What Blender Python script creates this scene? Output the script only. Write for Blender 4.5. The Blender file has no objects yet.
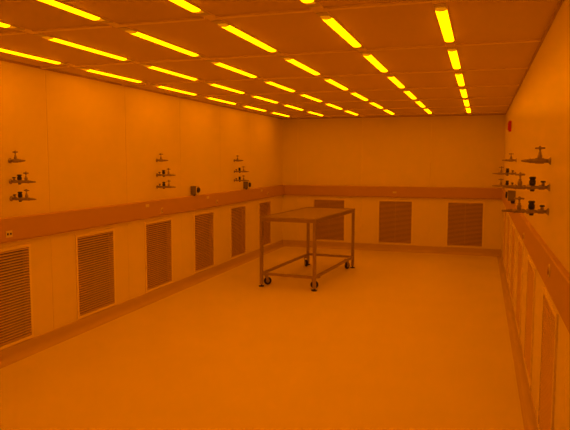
import bpy, bmesh, math
from mathutils import Vector, Matrix

C = bpy.context.scene.collection
PI = math.pi

# ------------------------------------------------------------------ room numbers (metres)
XL, XR = -3.366, 0.587          # left and right wall faces
YB, YF = 0.500, -12.60          # back wall face, front wall face (behind the camera)
H = 2.415                       # ceiling height
MOD = 1.2192                    # panel module
ROW = 0.6096                    # spacing of the lamp rows
RAIL0, RAIL1 = 0.977, 1.169     # raceway bottom and top
RAILD = 0.055

# ------------------------------------------------------------------ materials
def mat(name, col, rough=0.5, metal=0.0, spec=0.5, bump=0.0, bscale=40.0, var=0.0, vscale=1.5, coat=0.0, aniso=None):
    m = bpy.data.materials.new(name); m.use_nodes = True
    nt = m.node_tree; b = nt.nodes['Principled BSDF']
    b.inputs['Base Color'].default_value = (*col, 1)
    b.inputs['Roughness'].default_value = rough
    b.inputs['Metallic'].default_value = metal
    b.inputs['Specular IOR Level'].default_value = spec
    if coat:
        b.inputs['Coat Weight'].default_value = coat
        b.inputs['Coat Roughness'].default_value = 0.12
    tc = nt.nodes.new('ShaderNodeTexCoord')
    if var:
        n = nt.nodes.new('ShaderNodeTexNoise'); n.inputs['Scale'].default_value = vscale
        n.inputs['Detail'].default_value = 4
        nt.links.new(tc.outputs['Object'], n.inputs['Vector'])
        r = nt.nodes.new('ShaderNodeValToRGB')
        r.color_ramp.elements[0].position = 0.3; r.color_ramp.elements[1].position = 0.7
        r.color_ramp.elements[0].color = (*[c*(1-var) for c in col], 1)
        r.color_ramp.elements[1].color = (*[min(1, c*(1+var)) for c in col], 1)
        nt.links.new(n.outputs['Fac'], r.inputs['Fac'])
        nt.links.new(r.outputs['Color'], b.inputs['Base Color'])
    if bump:
        n = nt.nodes.new('ShaderNodeTexNoise'); n.inputs['Scale'].default_value = bscale
        n.inputs['Detail'].default_value = 3
        mp = nt.nodes.new('ShaderNodeMapping')
        if aniso: mp.inputs['Scale'].default_value = aniso
        nt.links.new(tc.outputs['Object'], mp.inputs['Vector'])
        nt.links.new(mp.outputs['Vector'], n.inputs['Vector'])
        bp = nt.nodes.new('ShaderNodeBump'); bp.inputs['Strength'].default_value = bump
        bp.inputs['Distance'].default_value = 0.01
        nt.links.new(n.outputs['Fac'], bp.inputs['Height'])
        nt.links.new(bp.outputs['Normal'], b.inputs['Normal'])
    return m

def emit(name, col, s):
    m = bpy.data.materials.new(name); m.use_nodes = True
    b = m.node_tree.nodes['Principled BSDF']
    b.inputs['Base Color'].default_value = (0.6, 0.6, 0.1, 1)
    b.inputs['Roughness'].default_value = 0.4
    b.inputs['Emission Color'].default_value = (*col, 1)
    b.inputs['Emission Strength'].default_value = s
    return m

M = {}
M['wall'] = mat('white_cleanroom_panel', (0.83, 0.765, 0.69), 0.30, spec=0.22, bump=0.04, bscale=6, var=0.015)
M['ceiling'] = mat('ceiling_panel', (0.69, 0.56, 0.50), 0.6, bump=0.03, bscale=60, var=0.02)
M['grid'] = mat('painted_grid_bar', (0.92, 0.80, 0.70), 0.35)
M['floor'] = mat('sheet_vinyl_floor', (0.80, 0.735, 0.62), 0.42, spec=0.45, bump=0.03, bscale=90, var=0.02, vscale=2.2)
M['cove'] = mat('coved_vinyl_base', (0.58, 0.47, 0.40), 0.5)
M['rail'] = mat('grey_raceway_enamel', (0.54, 0.37, 0.32), 0.45, spec=0.4)
M['plate'] = mat('pale_cover_plate', (0.74, 0.72, 0.68), 0.35)
M['frame'] = mat('grille_frame_enamel', (0.90, 0.82, 0.74), 0.4)
M['slat'] = mat('perforated_grey_slat', (0.72, 0.54, 0.50), 0.5, metal=0.2)
M['dark'] = mat('plenum_shade', (0.17, 0.12, 0.11), 0.8)  # shadow in the gaps behind the slats, put into the colour
M['seam'] = mat('panel_joint', (0.50, 0.38, 0.32), 0.8)
M['steel'] = mat('brushed_stainless', (0.50, 0.44, 0.40), 0.30, metal=0.95, bump=0.05, bscale=30, aniso=(1, 12, 1))
M['steel_leg'] = mat('satin_stainless_tube', (0.42, 0.35, 0.30), 0.42, metal=0.85)
M['fitting'] = mat('dull_nickel_fitting', (0.34, 0.30, 0.27), 0.38, metal=0.7)
M['brass'] = mat('bright_nozzle_metal', (0.62, 0.56, 0.48), 0.3, metal=0.8)
M['black'] = mat('black_plastic', (0.012, 0.012, 0.012), 0.45)
M['rubber'] = mat('black_rubber', (0.02, 0.018, 0.018), 0.6)
M['box'] = mat('grey_control_box', (0.22, 0.20, 0.18), 0.45, metal=0.3)
M['red'] = mat('red_alarm_plastic', (0.55, 0.02, 0.02), 0.4)
M['clear'] = mat('strobe_lens', (0.6, 0.35, 0.3), 0.15)
M['lens'] = emit('amber_lit_diffuser', (1.0, 0.226, 0.0), 12.4)
M['lens_end'] = emit('amber_end_glow', (1.0, 0.30, 0.0), 0.42)  # weak emission imitates lamplight falling on the end caps
M['lamp_body'] = mat('lamp_housing_enamel', (0.66, 0.62, 0.56), 0.4)

# ------------------------------------------------------------------ mesh helpers
def box(bm, a, b, bev=0.0):
    x0, x1 = sorted((a[0], b[0])); y0, y1 = sorted((a[1], b[1])); z0, z1 = sorted((a[2], b[2]))
    v = [bm.verts.new(p) for p in ((x0,y0,z0),(x1,y0,z0),(x1,y1,z0),(x0,y1,z0),(x0,y0,z1),(x1,y0,z1),(x1,y1,z1),(x0,y1,z1))]
    fs = [bm.faces.new([v[i] for i in q]) for q in ((3,2,1,0),(4,5,6,7),(0,1,5,4),(1,2,6,5),(2,3,7,6),(3,0,4,7))]
    if bev:
        es = list({e for f in fs for e in f.edges})
        bmesh.ops.bevel(bm, geom=es, offset=bev, segments=2, affect='EDGES', profile=0.7)

def frame_of(axis):
    a = Vector(axis).normalized()
    u = a.orthogonal().normalized()
    return a, u, a.cross(u)

def lathe(bm, o, axis, prof, seg=16, smooth=True):
    """rings of (distance along axis, radius), closed at both ends"""
    a, u, w = frame_of(axis); o = Vector(o); rings = []
    for t, r in prof:
        rings.append([bm.verts.new(o + a*t + (u*math.cos(2*PI*k/seg) + w*math.sin(2*PI*k/seg))*max(r, 1e-5)) for k in range(seg)])
    for r0, r1 in zip(rings, rings[1:]):
        for k in range(seg):
            f = bm.faces.new((r0[k], r0[(k+1) % seg], r1[(k+1) % seg], r1[k])); f.smooth = smooth
    bm.faces.new(list(reversed(rings[0]))); bm.faces.new(rings[-1])

def rod(bm, p, q, r, seg=12):
    d = Vector(q) - Vector(p); lathe(bm, p, d, [(0, r), (d.length, r)], seg)

def extrude_profile(bm, pts, origin, du, dv, dw, length):
    """closed 2-D outline (in du,dv) pushed along dw"""
    o = Vector(origin); du = Vector(du); dv = Vector(dv); dw = Vector(dw)
    a = [bm.verts.new(o + du*p[0] + dv*p[1]) for p in pts]
    b = [bm.verts.new(o + du*p[0] + dv*p[1] + dw*length) for p in pts]
    n = len(pts)
    for i in range(n): bm.faces.new((a[i], a[(i+1) % n], b[(i+1) % n], b[i]))
    bm.faces.new(list(reversed(a))); bm.faces.new(b)

def obj(name, bm, m, parent=None):
    bmesh.ops.recalc_face_normals(bm, faces=bm.faces[:])
    me = bpy.data.meshes.new(name); bm.to_mesh(me); bm.free()
    me.materials.append(M[m]); o = bpy.data.objects.new(name, me); C.objects.link(o)
    if parent is not None: o.parent = parent
    return o

def struct(name, bm, m):
    o = obj(name, bm, m); o['kind'] = 'structure'; return o

def thing(name, label, cat, loc=(0, 0, 0), rotz=0.0, group=None):
    o = bpy.data.objects.new(name, None); C.objects.link(o); o.empty_display_size = 0.1
    o.location = loc; o.rotation_euler = (0, 0, rotz); o['label'] = label; o['category'] = cat
    if group: o['group'] = group
    return o

def dup(root, loc, rotz, label):
    r = root.copy(); C.objects.link(r); r.location = loc; r.rotation_euler = (0, 0, rotz); r['label'] = label
    for ch in list(root.children):
        c = ch.copy(); C.objects.link(c); c.parent = r
        for g in list(ch.children):
            d = g.copy(); C.objects.link(d); d.parent = c
    return r

NB = bmesh.new

# ------------------------------------------------------------------ walls with grille openings
GW, GZ0, GZ1 = 0.290, 0.150, 0.903       # half width, bottom and top of each grille opening
GAP = 0.0012
def wall(name, conv, s0, s1, seams, centres, m='wall'):
    """conv(s, d, z) -> point; s runs along the wall, d is depth away from the room"""
    bm = NB()
    def b(sa, sb, da, db, za, zb): box(bm, conv(sa, da, za), conv(sb, db, zb))
    cuts = [s0] + [s for s in sorted(seams) if s0 < s < s1] + [s1]
    for a, c in zip(cuts, cuts[1:]):
        a2, c2 = a + (GAP if a > s0 else 0), c - (GAP if c < s1 else 0)
        inside = [g for g in centres if a < g < c]
        if inside:
            g = inside[0]
            b(a2, c2, 0, .10, GZ1, H); b(a2, c2, 0, .10, 0, GZ0)
            b(a2, g-GW, 0, .10, GZ0, GZ1); b(g+GW, c2, 0, .10, GZ0, GZ1)
        else:
            b(a2, c2, 0, .10, 0, H)
    b(s0, s1, .10, .16, 0, H)
    return struct(name, bm, m)

L_SEAMS = [0.06 - MOD*j for j in range(0, 11)]
L_CENT = [-0.49 - 1.2250*j for j in range(0, 6)]
B_SEAMS = [-3.065 + MOD*j for j in range(0, 3)]
B_CENT = [-2.455, -1.228, -0.020]
R_SEAMS = [-0.45 - MOD*j for j in range(0, 10)]
R_CENT = [-1.06 - MOD*j for j in range(0, 6)]
cL = lambda s, d, z: (XL - d, s, z)
cR = lambda s, d, z: (XR + d, s, z)
cB = lambda s, d, z: (s, YB + d, z)
cF = lambda s, d, z: (s, YF - d, z)
wall('wall_left', cL, YF, YB, L_SEAMS, L_CENT)
wall('wall_right', cR, YF, YB, R_SEAMS, R_CENT)
wall('wall_back', cB, XL, XR, B_SEAMS, B_CENT)
wall('wall_front', cF, XL, XR, [-2.4, -1.2, 0.0], [], 'rail')
bm = NB(); box(bm, (XL-.16, YF-.16, -.1), (XR+.16, YB+.16, 0)); struct('floor', bm, 'floor')

# ceiling slab and its grid
bm = NB(); box(bm, (XL-.16, YF-.16, H), (XR+.16, YB+.16, H+.1)); struct('ceiling', bm, 'ceiling')
rows = [0.008 - ROW*i for i in range(6)]
joints = [-MOD*j for j in range(0, 11)]
n = 1
for x in rows:
    bm = NB(); box(bm, (x-.035, YF, H-.004), (x+.035, YB, H)); struct('trim_%d' % n, bm, 'grid'); n += 1
xs = [XL] + sorted(rows) + [XR]
bm = NB()
for y in joints:
    for a, c in zip(xs, xs[1:]):
        a2 = a + (0.035 if a != XL else 0); c2 = c - (0.035 if c != XR else 0)
        extrude_profile(bm, [(-.017, 0), (-.017, -.011), (.017, -.011), (.017, 0)], (a2, y, H), (0, 1, 0), (0, 0, 1), (1, 0, 0), c2-a2)
struct('trim_%d' % n, bm, 'grid'); n += 1
bm = NB()
box(bm, (XR-.014, YF, H-.014), (XR, YB, H)); box(bm, (XL, YF, H-.014), (XL+.014, YB, H))
box(bm, (XL+.014, YB-.014, H-.014), (XR-.014, YB, H))
struct('trim_%d' % n, bm, 'seam'); n += 1

# coved bases: vertical face with a curved foot
def cove(name, origin, du, dw, length):
    pts = [(0, 0), (0, .118), (.006, .118), (.008, .114), (.009, .055)]
    for k in range(1, 8):
        a = PI/2*k/7
        pts.append((.009 + .045*(1-math.cos(a)), .055 - .052*math.sin(a)))
    pts.append((.062, 0))
    bm = NB(); extrude_profile(bm, pts, origin, du, (0, 0, 1), dw, length); struct(name, bm, 'cove')
cove('baseboard_left', (XL, YF, 0), (1, 0, 0), (0, 1, 0), YB-YF)
cove('baseboard_right', (XR, YF, 0), (-1, 0, 0), (0, 1, 0), YB-YF)
cove('baseboard_back', (XL, YB, 0), (0, -1, 0), (1, 0, 0), XR-XL)

# ------------------------------------------------------------------ raceways along the walls
def raceway(label, origin, du, dw, length, covers, d=RAILD):
    t = thing('wall_raceway', label, 'raceway', origin)
    h = RAIL1 - RAIL0
    pts = [(0, 0), (d-.012, 0), (d, .016), (d, h-.006), (d-.006, h), (0, h)]
    bm = NB(); extrude_profile(bm, pts, (0, 0, 0), du, (0, 0, 1), dw, length); obj('body', bm, 'rail', t)
    pts = [(0, -.014), (.016, -.014), (.016, 0), (0, 0)]
    bm = NB(); extrude_profile(bm, pts, (0, 0, 0), du, (0, 0, 1), dw, length); o = obj('bottom_lip', bm, 'frame', t)
    for s in covers:
        bm = NB()
        extrude_profile(bm, [(d, .002), (d+.003, .002), (d+.003, h-.002), (d, h-.002)], Vector(dw)*(s-.012), du, (0, 0, 1), dw, .024)
        obj('joint_cover', bm, 'rail', t)
    return t
raceway('long grey raceway running along the left wall above its floor grilles', (XL, YF, RAIL0), (1, 0, 0), (0, 1, 0), YB-YF, [])
raceway('grey raceway on the right wall, seen steeply from the side', (XR, YF, RAIL0), (-1, 0, 0), (0, 1, 0), YB-YF, [], .028)
raceway('short grey raceway crossing the back wall behind the steel table', (XL+RAILD, YB, RAIL0), (0, -1, 0), (1, 0, 0), XR-XL-RAILD-.028, [0.085])

# ------------------------------------------------------------------ grilles (face looks along local -y, x along the wall)
def make_grille(label):
    t = thing('air_return_grille', label, 'air grille', (0, 0, 0), 0, 'louvred air return grilles along the walls')
    ox, z0, z1 = .316, .126, .929
    bm = NB()
    for a, b in (((-ox, z0), (ox, GZ0)), ((-ox, GZ1), (ox, z1)), ((-ox, GZ0), (-GW, GZ1)), ((GW, GZ0), (ox, GZ1))):
        box(bm, (a[0], -.010, a[1]), (b[0], 0, b[1]))
    obj('frame', bm, 'frame', t)
    bm = NB(); k = 33; step = (GZ1-GZ0)/k
    for i in range(k):
        z = GZ0 + step*(i+.5)
        extrude_profile(bm, [(-.007, -.0040), (-.006, -.0046), (-.0045, .0036), (.014, .0066), (.014, .0076), (-.0058, .0046)], (-GW+.001, 0, z), (0, 1, 0), (0, 0, 1), (1, 0, 0), 2*GW-.002)
    obj('slat_panel', bm, 'slat', t)
    bm = NB(); box(bm, (-.009, .018, GZ0), (.009, .021, GZ1)); obj('mullion', bm, 'fitting', t)
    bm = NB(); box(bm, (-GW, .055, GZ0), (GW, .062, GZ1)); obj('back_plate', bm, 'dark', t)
    return t
lab_left = {5: 'louvred grille low on the left wall, cut off by the left edge of the photo',
            4: 'widest fully visible louvred grille on the left wall, second from the camera',
            3: 'louvred grille low on the left wall, third from the camera, below the middle valve stack',
            2: 'louvred grille low on the left wall, fourth from the camera, below the first control box',
            1: 'narrow louvred grille low on the left wall, between the table and the fourth grille',
            0: 'louvred grille low on the left wall, farthest one, partly hidden by the table corner'}
g0 = None
def grille(x, y, rz, label):
    global g0
    if g0 is None:
        g0 = make_grille(label); g0.location = (x, y, 0); g0.rotation_euler = (0, 0, rz)
    else: dup(g0, (x, y, 0), rz, label)
for i in range(6): grille(XL, L_CENT[i], PI/2, lab_left[i])
for x, lb in zip(B_CENT, ('louvred grille on the back wall seen behind the table, between its legs',
                          'louvred grille in the middle of the back wall, just right of the table',
                          'louvred grille at the right end of the back wall near the corner')):
    grille(x, YB, 0, lb)
for i in range(6): grille(XR, R_CENT[i], -PI/2, 'louvred grille on the right wall under its raceway, %s of six' %
                          ['the farthest', 'second farthest', 'third farthest', 'third nearest', 'second nearest', 'the nearest'][i])
# ------------------------------------------------------------------ ceiling strip lights
def make_lamp(label):
    t = thing('strip_light', label, 'ceiling light', (0, 0, 0), 0, 'amber strip lights in rows under the ceiling grid')
    bm = NB(); box(bm, (-.031, -.54, -.004), (.031, .54, 0)); obj('housing', bm, 'lamp_body', t)
    def hull(y0, y1, tape0, tape1, name, m):
        bm = NB(); rings = []; n = 10; ny = 4 if (tape0 or tape1) else 1
        ys = [y0 + (y1-y0)*k/ny for k in range(ny+1)]
        for k, y in enumerate(ys):
            f = 1.0
            u = k/ny
            if tape0: f = math.sin(PI/2*min(1, .18+u*.82))
            if tape1: f = math.sin(PI/2*min(1, .18+(1-u)*.82))
            r = [bm.verts.new((-.029*math.cos(PI*q/n)*(.75+.25*f), y, -.004-.009*f*math.sin(PI*q/n))) for q in range(n+1)]
            rings.append(r)
        for r0, r1 in zip(rings, rings[1:]):
            for q in range(n):
                fc = bm.faces.new((r0[q], r0[q+1], r1[q+1], r1[q])); fc.smooth = True
            bm.faces.new((r0[-1], r0[0], r1[0], r1[-1]))
        bm.faces.new(rings[0]); bm.faces.new(rings[-1])
        obj(name, bm, m, t)
    hull(-.420, .420, 0, 0, 'diffuser', 'lens')
    hull(-.475, -.420, 1, 0, 'end_cap', 'lens_end'); hull(.420, .475, 0, 1, 'end_cap', 'lens_end')
    return t
rn = ['first row from the right wall', 'second row from the right wall', 'third row from the right wall',
      'fourth row from the right wall', 'fifth row from the right wall', 'row along the left wall']
on = ['closest to the back wall', 'second from the back wall', 'third from the back wall', 'fourth from the back wall',
      'fifth from the back wall', 'sixth from the back wall', 'seventh from the back wall', 'eighth from the back wall',
      'ninth from the back wall', 'tenth from the back wall']
l0 = None
for i, x in enumerate(rows):
    for j in range(8):
        y = -MOD*(j+.5); lb = 'amber strip light in the %s, %s' % (rn[i], on[j])
        if l0 is None: l0 = make_lamp(lb); l0.location = (x, y, H-.004)
        else: dup(l0, (x, y, H-.004), 0, lb)

# ------------------------------------------------------------------ service valves (stick out along local +x from the wall at x=0)
def tee_valve(t, x, z=0.0, s=1.0):
    bm = NB(); lathe(bm, (x, 0, z+.010), (0, 0, 1), [(0, .010), (.006, .0115), (.016, .0125), (.024, .0105), (.028, .006), (.030, .0085), (.034, .0085), (.036, .0045), (.058, .0045)], 14)
    obj('bonnet', bm, 'fitting', t)
    bm = NB()
    lathe(bm, (x-.026, 0, z+.069), (1, 0, 0), [(0, .003), (.003, .0052), (.018, .0052), (.020, .009), (.032, .009), (.034, .0052), (.049, .0052), (.052, .003)], 12)
    lathe(bm, (x, 0, z+.076), (0, 0, 1), [(0, .006), (.004, .005), (.006, .002)], 10)
    obj('handle', bm, 'fitting', t)
def flange(t):
    bm = NB(); lathe(bm, (0, 0, 0), (1, 0, 0), [(0, .021), (.004, .021), (.007, .017), (.012, .012), (.014, .0115)], 18); obj('wall_flange', bm, 'fitting', t)
def nozzle(t, x0, x1):
    L = x1-x0
    bm = NB(); pr = [(0, .0110), (.006, .0130), (.012, .0115), (.016, .0095)]
    k = 5; s = (L-.020)/k
    for i in range(k):
        r = .0098 - .0009*i
        pr += [(.018+s*i, r), (.018+s*(i+.75), r-.0016), (.018+s*(i+.78), r)]
    pr += [(L, .0035)]
    lathe(bm, (x0, 0, 0), (1, 0, 0), pr, 12); obj('nozzle', bm, 'fitting', t)
def make_plain(label):
    t = thing('gas_tap', label, 'service valve', (0, 0, 0), 0, 'single tee handled taps topping each valve stack')
    flange(t)
    bm = NB(); lathe(bm, (.014, 0, 0), (1, 0, 0), [(0, .011), (.018, .011), (.022, .0155), (.062, .0155), (.068, .0125), (.082, .0125)], 16); obj('body', bm, 'fitting', t)
    tee_valve(t, .056)
    nozzle(t, .096, .150)
    return t
def make_reg(label):
    t = thing('regulator_valve', label, 'service valve', (0, 0, 0), 0, 'taps with a black regulator knob in the valve stacks')
    flange(t)
    bm = NB(); lathe(bm, (.014, 0, 0), (1, 0, 0), [(0, .009), (.010, .009), (.013, .013), (.040, .013), (.044, .0085), (.058, .0085), (.062, .014), (.098, .014), (.102, .008), (.108, .008), (.110, .0115), (.122, .0115), (.124, .008), (.128, .0115), (.148, .0115), (.152, .008)], 16)
    obj('body', bm, 'fitting', t)
    bm = NB(); lathe(bm, (.034, 0, .012), (0, 0, 1), [(0, .0085), (.010, .0085), (.013, .006), (.015, .006)], 12); obj('shutoff_stem', bm, 'fitting', t)
    bm = NB(); lathe(bm, (.034, 0, .027), (0, 0, 1), [(0, .0135), (.006, .0135), (.009, .010)], 12); obj('shutoff_cap', bm, 'black', t)
    bm = NB(); lathe(bm, (.088, 0, .012), (0, 0, 1), [(0, .010), (.003, .0165), (.022, .0175), (.028, .014), (.033, .0135), (.036, .018), (.043, .018), (.046, .014)], 18)
    obj('regulator_knob', bm, 'black', t)
    bm = NB(); lathe(bm, (.088, 0, -.014), (0, 0, -1), [(0, .010), (.004, .012), (.008, .010)], 14); obj('drain_cap', bm, 'black', t)
    tee_valve(t, .152, 0)
    nozzle(t, .166, .243)
    return t
stacks = [  # wall x, y, rotation, heights, words
    (XL, -6.49, 0, (1.622, 1.455, 1.317), 'nearest stack on the left wall'),
    (XL, -4.18, 0, (1.628, 1.458, 1.320), 'middle stack on the left wall'),
    (XL, -1.86, 0, (1.627, 1.461, 1.324), 'farthest stack on the left wall'),
    (XR, -6.87, PI, (1.628, 1.484, 1.352), 'near stack on the right wall'),
    (XR, -3.40, PI, (1.636, 1.490, 1.357), 'far stack on the right wall'),
]
p0 = r0 = None
for x, y, rz, zs, w in stacks:
    lb = 'plain metal tap without a knob, top of the %s' % w
    if p0 is None: p0 = make_plain(lb); p0.location = (x, y, zs[0]); p0.rotation_euler = (0, 0, rz)
    else: dup(p0, (x, y, zs[0]), rz, lb)
    for z, w2 in ((zs[1], 'middle one of the'), (zs[2], 'lowest one of the')):
        lb = 'metal tap with black regulator knob, %s %s' % (w2, w)
        if r0 is None: r0 = make_reg(lb); r0.location = (x, y, z); r0.rotation_euler = (0, 0, rz)
        else: dup(r0, (x, y, z), rz, lb)

# ------------------------------------------------------------------ control boxes above the raceway
def make_cbox(label):
    t = thing('control_box', label, 'control box', (0, 0, 0), 0, 'small grey control boxes above the raceways')
    bm = NB(); box(bm, (0, -.050, -.055), (.078, .050, .055), .004); obj('housing', bm, 'box', t)
    bm = NB(); box(bm, (.078, -.046, -.051), (.082, .046, .051)); obj('cover', bm, 'plate', t)
    bm = NB(); lathe(bm, (.082, 0, .006), (1, 0, 0), [(0, .036), (.010, .036), (.012, .033), (.017, .032), (.019, .029)], 20); obj('rotary_knob', bm, 'black', t)
    bm = NB(); lathe(bm, (.030, 0, -.055), (0, 0, -1), [(0, .014), (.008, .014), (.009, .010), (.016, .010)], 12); obj('conduit', bm, 'black', t)
    return t
c0 = make_cbox('small grey box with black knob, midway between two left wall valve stacks')
c0.location = (XL, -3.28, 1.238)
dup(c0, (XL, -1.44, 1.238), 0, 'small grey box with black knob beside the farthest valve stack on the left wall')
c2 = dup(c0, (XR, -3.42, 1.253), PI, 'small grey box with dark knob on the right wall, under the far valve stack')

for o in c2.children:
    if o.name.startswith('conduit'):
        bm = NB(); lathe(bm, (.026, .026, -.055), (0, 0, -1), [(0, .022), (.018, .022), (.020, .018), (.029, .018)], 14)
        me = bpy.data.meshes.new('conduit'); bm.to_mesh(me); bm.free(); me.materials.append(M['black']); o.data = me

# ------------------------------------------------------------------ raceway outlets
def plate_thing(name, label, cat, kind, loc, rz, group=None):
    t = thing(name, label, cat, loc, rz, group)
    if kind == 'duplex':
        bm = NB(); box(bm, (0, -.034, -.027), (.004, .034, .027), .0015); obj('cover_plate', bm, 'plate', t)
        for s in (-1, 1):
            bm = NB(); lathe(bm, (.004, .016*s, 0), (1, 0, 0), [(0, .010), (.0015, .009)], 14); obj('socket', bm, 'black', t)
    elif kind == 'plate':
        bm = NB(); box(bm, (0, -.035, -.016), (.004, .035, .016), .0015); obj('cover_plate', bm, 'plate', t)
        bm = NB(); box(bm, (.004, -.018, -.006), (.006, .018, .006)); obj('switch', bm, 'plate', t)
    else:
        bm = NB(); lathe(bm, (0, 0, 0), (1, 0, 0), [(0, .032), (.003, .032), (.005, .029)], 22); obj('cover_plate', bm, 'plate', t)
        bm = NB(); lathe(bm, (.005, 0, 0), (1, 0, 0), [(0, .021), (.006, .019), (.007, .012)], 18); obj('socket', bm, 'rail', t)
    return t
xr = XL + RAILD
plate_thing('duplex_outlet', 'double socket with two dark holes on the left raceway', 'outlet', 'duplex', (xr, -6.59, 1.044), 0)
sg = 'small cover plates on the raceways'
plate_thing('switch_plate', 'small pale plate on the left raceway, between the second and third grilles', 'cover plate', 'plate', (xr, -4.50, 1.122), 0)
plate_thing('switch_plate', 'small pale plate on the left raceway, just right of the nearer control box', 'cover plate', 'plate', (xr, -2.93, 1.124), 0)
plate_thing('switch_plate', 'small pale plate on the left raceway, close to the back corner', 'cover plate', 'plate', (xr, -0.80, 1.120), 0)
plate_thing('round_outlet', 'round socket on the left raceway above the third grille', 'outlet', 'round', (xr, -4.17, 1.046), 0)
plate_thing('round_outlet', 'round socket on the left raceway right of the nearer control box', 'outlet', 'round', (xr, -2.62, 1.044), 0)
plate_thing('round_outlet', 'round socket on the left raceway nearest the back corner', 'outlet', 'round', (xr, -0.47, 1.052), 0)
plate_thing('switch_plate', 'small pale plate on the back wall raceway above the gap beside the table', 'cover plate', 'plate', (-1.24, YB-RAILD, 1.066), -PI/2)
plate_thing('round_outlet', 'larger pale socket on the right raceway at the right edge', 'outlet', 'round', (XR-.028, -7.30, 1.10), PI)
plate_thing('round_outlet', 'faint far socket on the right raceway below the near valve stack', 'outlet', 'round', (XR-.028, -5.45, 1.045), PI)

# ------------------------------------------------------------------ red alarm strobe
t = thing('fire_alarm', 'slim red alarm unit high on the right wall near the back corner', 'alarm', (XR, -1.80, 2.087))
bm = NB(); box(bm, (-.034, -.045, -.070), (0, .045, .070), .004); obj('housing', bm, 'red', t)
bm = NB(); box(bm, (-.044, -.030, -.050), (-.034, .030, .050), .003); obj('strobe_lens', bm, 'red', t)

# ------------------------------------------------------------------ stainless table
t = thing('steel_table', 'stainless steel work table on casters standing alone on the floor', 'table', (-2.022, -2.300, 0), math.radians(-4.0))
W2, L2, TH = .362, .888, .900      # half spacing of leg centres, height
r = .019
k = 0
for sx in (-1, 1):
    for sy in (-1, 1):
        x, y = sx*W2, sy*L2
        bm = NB(); box(bm, (x-r, y-r, .030), (x+r, y+r, TH-.002), .003); leg = obj('leg', bm, 'steel_leg', t)
        bm = NB(); lathe(bm, (x, y, 0), (0, 0, 1), [(0, .036), (.007, .038), (.012, .034), (.014, .014), (.016, .008), (.030, .008)], 20); obj('levelling_foot', bm, 'rubber', leg)
        # corner bracket + swivel caster set inwards along the long side
        cx, cy = x - (.065 if sx > 0 else -.008), y - sy*.125
        bm = NB(); box(bm, (min(x+sx*0, cx)-.022, cy-.035, .146), (max(x, cx)+.030, cy+.035, .152)); obj('caster_bracket', bm, 'steel_leg', t)
        bm = NB()
        lathe(bm, (cx, cy, .146), (0, 0, -1), [(0, .026), (.008, .026), (.010, .020), (.016, .020)], 16)
        ang = math.radians((35, -50, 20, 70)[k]); k += 1
        ux, uy = math.cos(ang), math.sin(ang)     # rolling direction
        px, py = -uy, ux                          # axle direction
        ox, oy = cx + ux*.022, cy + uy*.022
        for s in (-1, 1):
            q = Vector((px, py, 0))*s
            base = Vector((cx, cy, 0)); o2 = Vector((ox, oy, 0))
            pts = [base+q*.020+Vector((-ux*.022, -uy*.022, .134)), base+q*.020+Vector((ux*.026, uy*.026, .134)),
                   o2+q*.020+Vector((ux*.012, uy*.012, .044)), o2+q*.020+Vector((-ux*.012, -uy*.012, .044))]
            a = [bm.verts.new(p) for p in pts]; b = [bm.verts.new(p + q*.003) for p in pts]
            for i in range(4): bm.faces.new((a[i], a[(i+1) % 4], b[(i+1) % 4], b[i]))
            bm.faces.new(a); bm.faces.new(list(reversed(b)))
        rod(bm, (ox-px*.025, oy-py*.025, .051), (ox+px*.025, oy+py*.025, .051), .005)
        ca = obj('caster', bm, 'steel_leg', t)
        bm = NB(); ax = Vector((px, py, 0))
        lathe(bm, Vector((ox, oy, .051)) - ax*.015, ax, [(0, .024), (0, .044), (.004, .050), (.015, .051), (.026, .050), (.030, .044), (.030, .024)], 28)
        obj('wheel', bm, 'rubber', ca)
        bm = NB()
        lathe(bm, Vector((ox, oy, .051)) - ax*.0165, ax, [(0, .010), (0, .026), (.033, .026), (.033, .010)], 20)
        obj('hub', bm, 'steel', ca)
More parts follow.
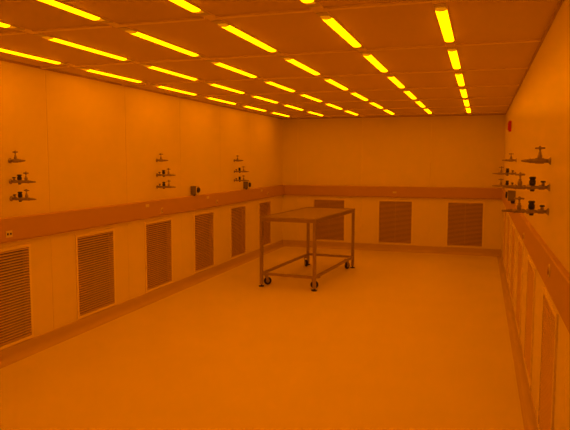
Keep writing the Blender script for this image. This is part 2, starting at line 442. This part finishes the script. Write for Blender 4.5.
# top: folded sheet with an edge band
bm = NB(); box(bm, (-.380, -.910, TH-.006), (.380, .910, TH), .002); obj('table_top', bm, 'steel', t)
bm = NB()
for (x0, y0, x1, y1) in ((-.382, -.912, .382, -.902), (-.382, .902, .382, .912), (-.382, -.902, -.372, .902), (.372, -.902, .382, .902)):
    box(bm, (x0, y0, TH), (x1, y1, TH+.009))
obj('rim', bm, 'steel', t)
bm = NB()
for (x0, y0, x1, y1) in ((-W2+r, -L2-r, W2-r, -L2+r), (-W2+r, L2-r, W2-r, L2+r), (-W2-r, -L2+r, -W2+r, L2-r), (W2-r, -L2+r, W2+r, L2-r)):
    box(bm, (x0, y0, TH-.046), (x1, y1, TH-.0065), .002)
obj('top_frame', bm, 'steel_leg', t)
for (x0, y0, x1, y1) in ((-W2+r, -L2-r*.8, W2-r, -L2+r*.8), (-W2+r, L2-r*.8, W2-r, L2+r*.8), (-W2-r*.8, -L2+r, -W2+r*.8, L2-r), (W2-r*.8, -L2+r, W2+r*.8, L2-r)):
    bm = NB(); box(bm, (x0, y0, .152), (x1, y1, .184), .002); obj('lower_rail', bm, 'steel_leg', t)

# ------------------------------------------------------------------ camera, world, view
cam = bpy.data.cameras.new('camera'); co = bpy.data.objects.new('camera', cam); C.objects.link(co)
yaw, pitch, roll, f = .3136, .0895, .002, 605.569
cy_, sy_, cp, sp = math.cos(yaw), math.sin(yaw), math.cos(pitch), math.sin(pitch)
fwd = Vector((-sy_*cp, cy_*cp, -sp)); right = Vector((cy_, sy_, 0)); up = right.cross(fwd)
r2 = right*math.cos(roll) + up*math.sin(roll); u2 = -right*math.sin(roll) + up*math.cos(roll)
m = Matrix((r2, u2, -fwd)).transposed().to_4x4(); m.translation = Vector((.2344, -10.4431, 2.41-.7834))
co.matrix_world = m
cam.sensor_fit = 'HORIZONTAL'; cam.sensor_width = 36; cam.lens = f/570*36; cam.clip_start = .05
sc = bpy.context.scene; sc.camera = co
w = bpy.data.worlds.new('world'); sc.world = w; w.use_nodes = True
w.node_tree.nodes['Background'].inputs[0].default_value = (0.01, 0.004, 0, 1)
vs = sc.view_settings; vs.view_transform = 'Standard'; vs.look = 'None'; vs.exposure = 0.0; vs.gamma = 1; vs.use_curve_mapping = False
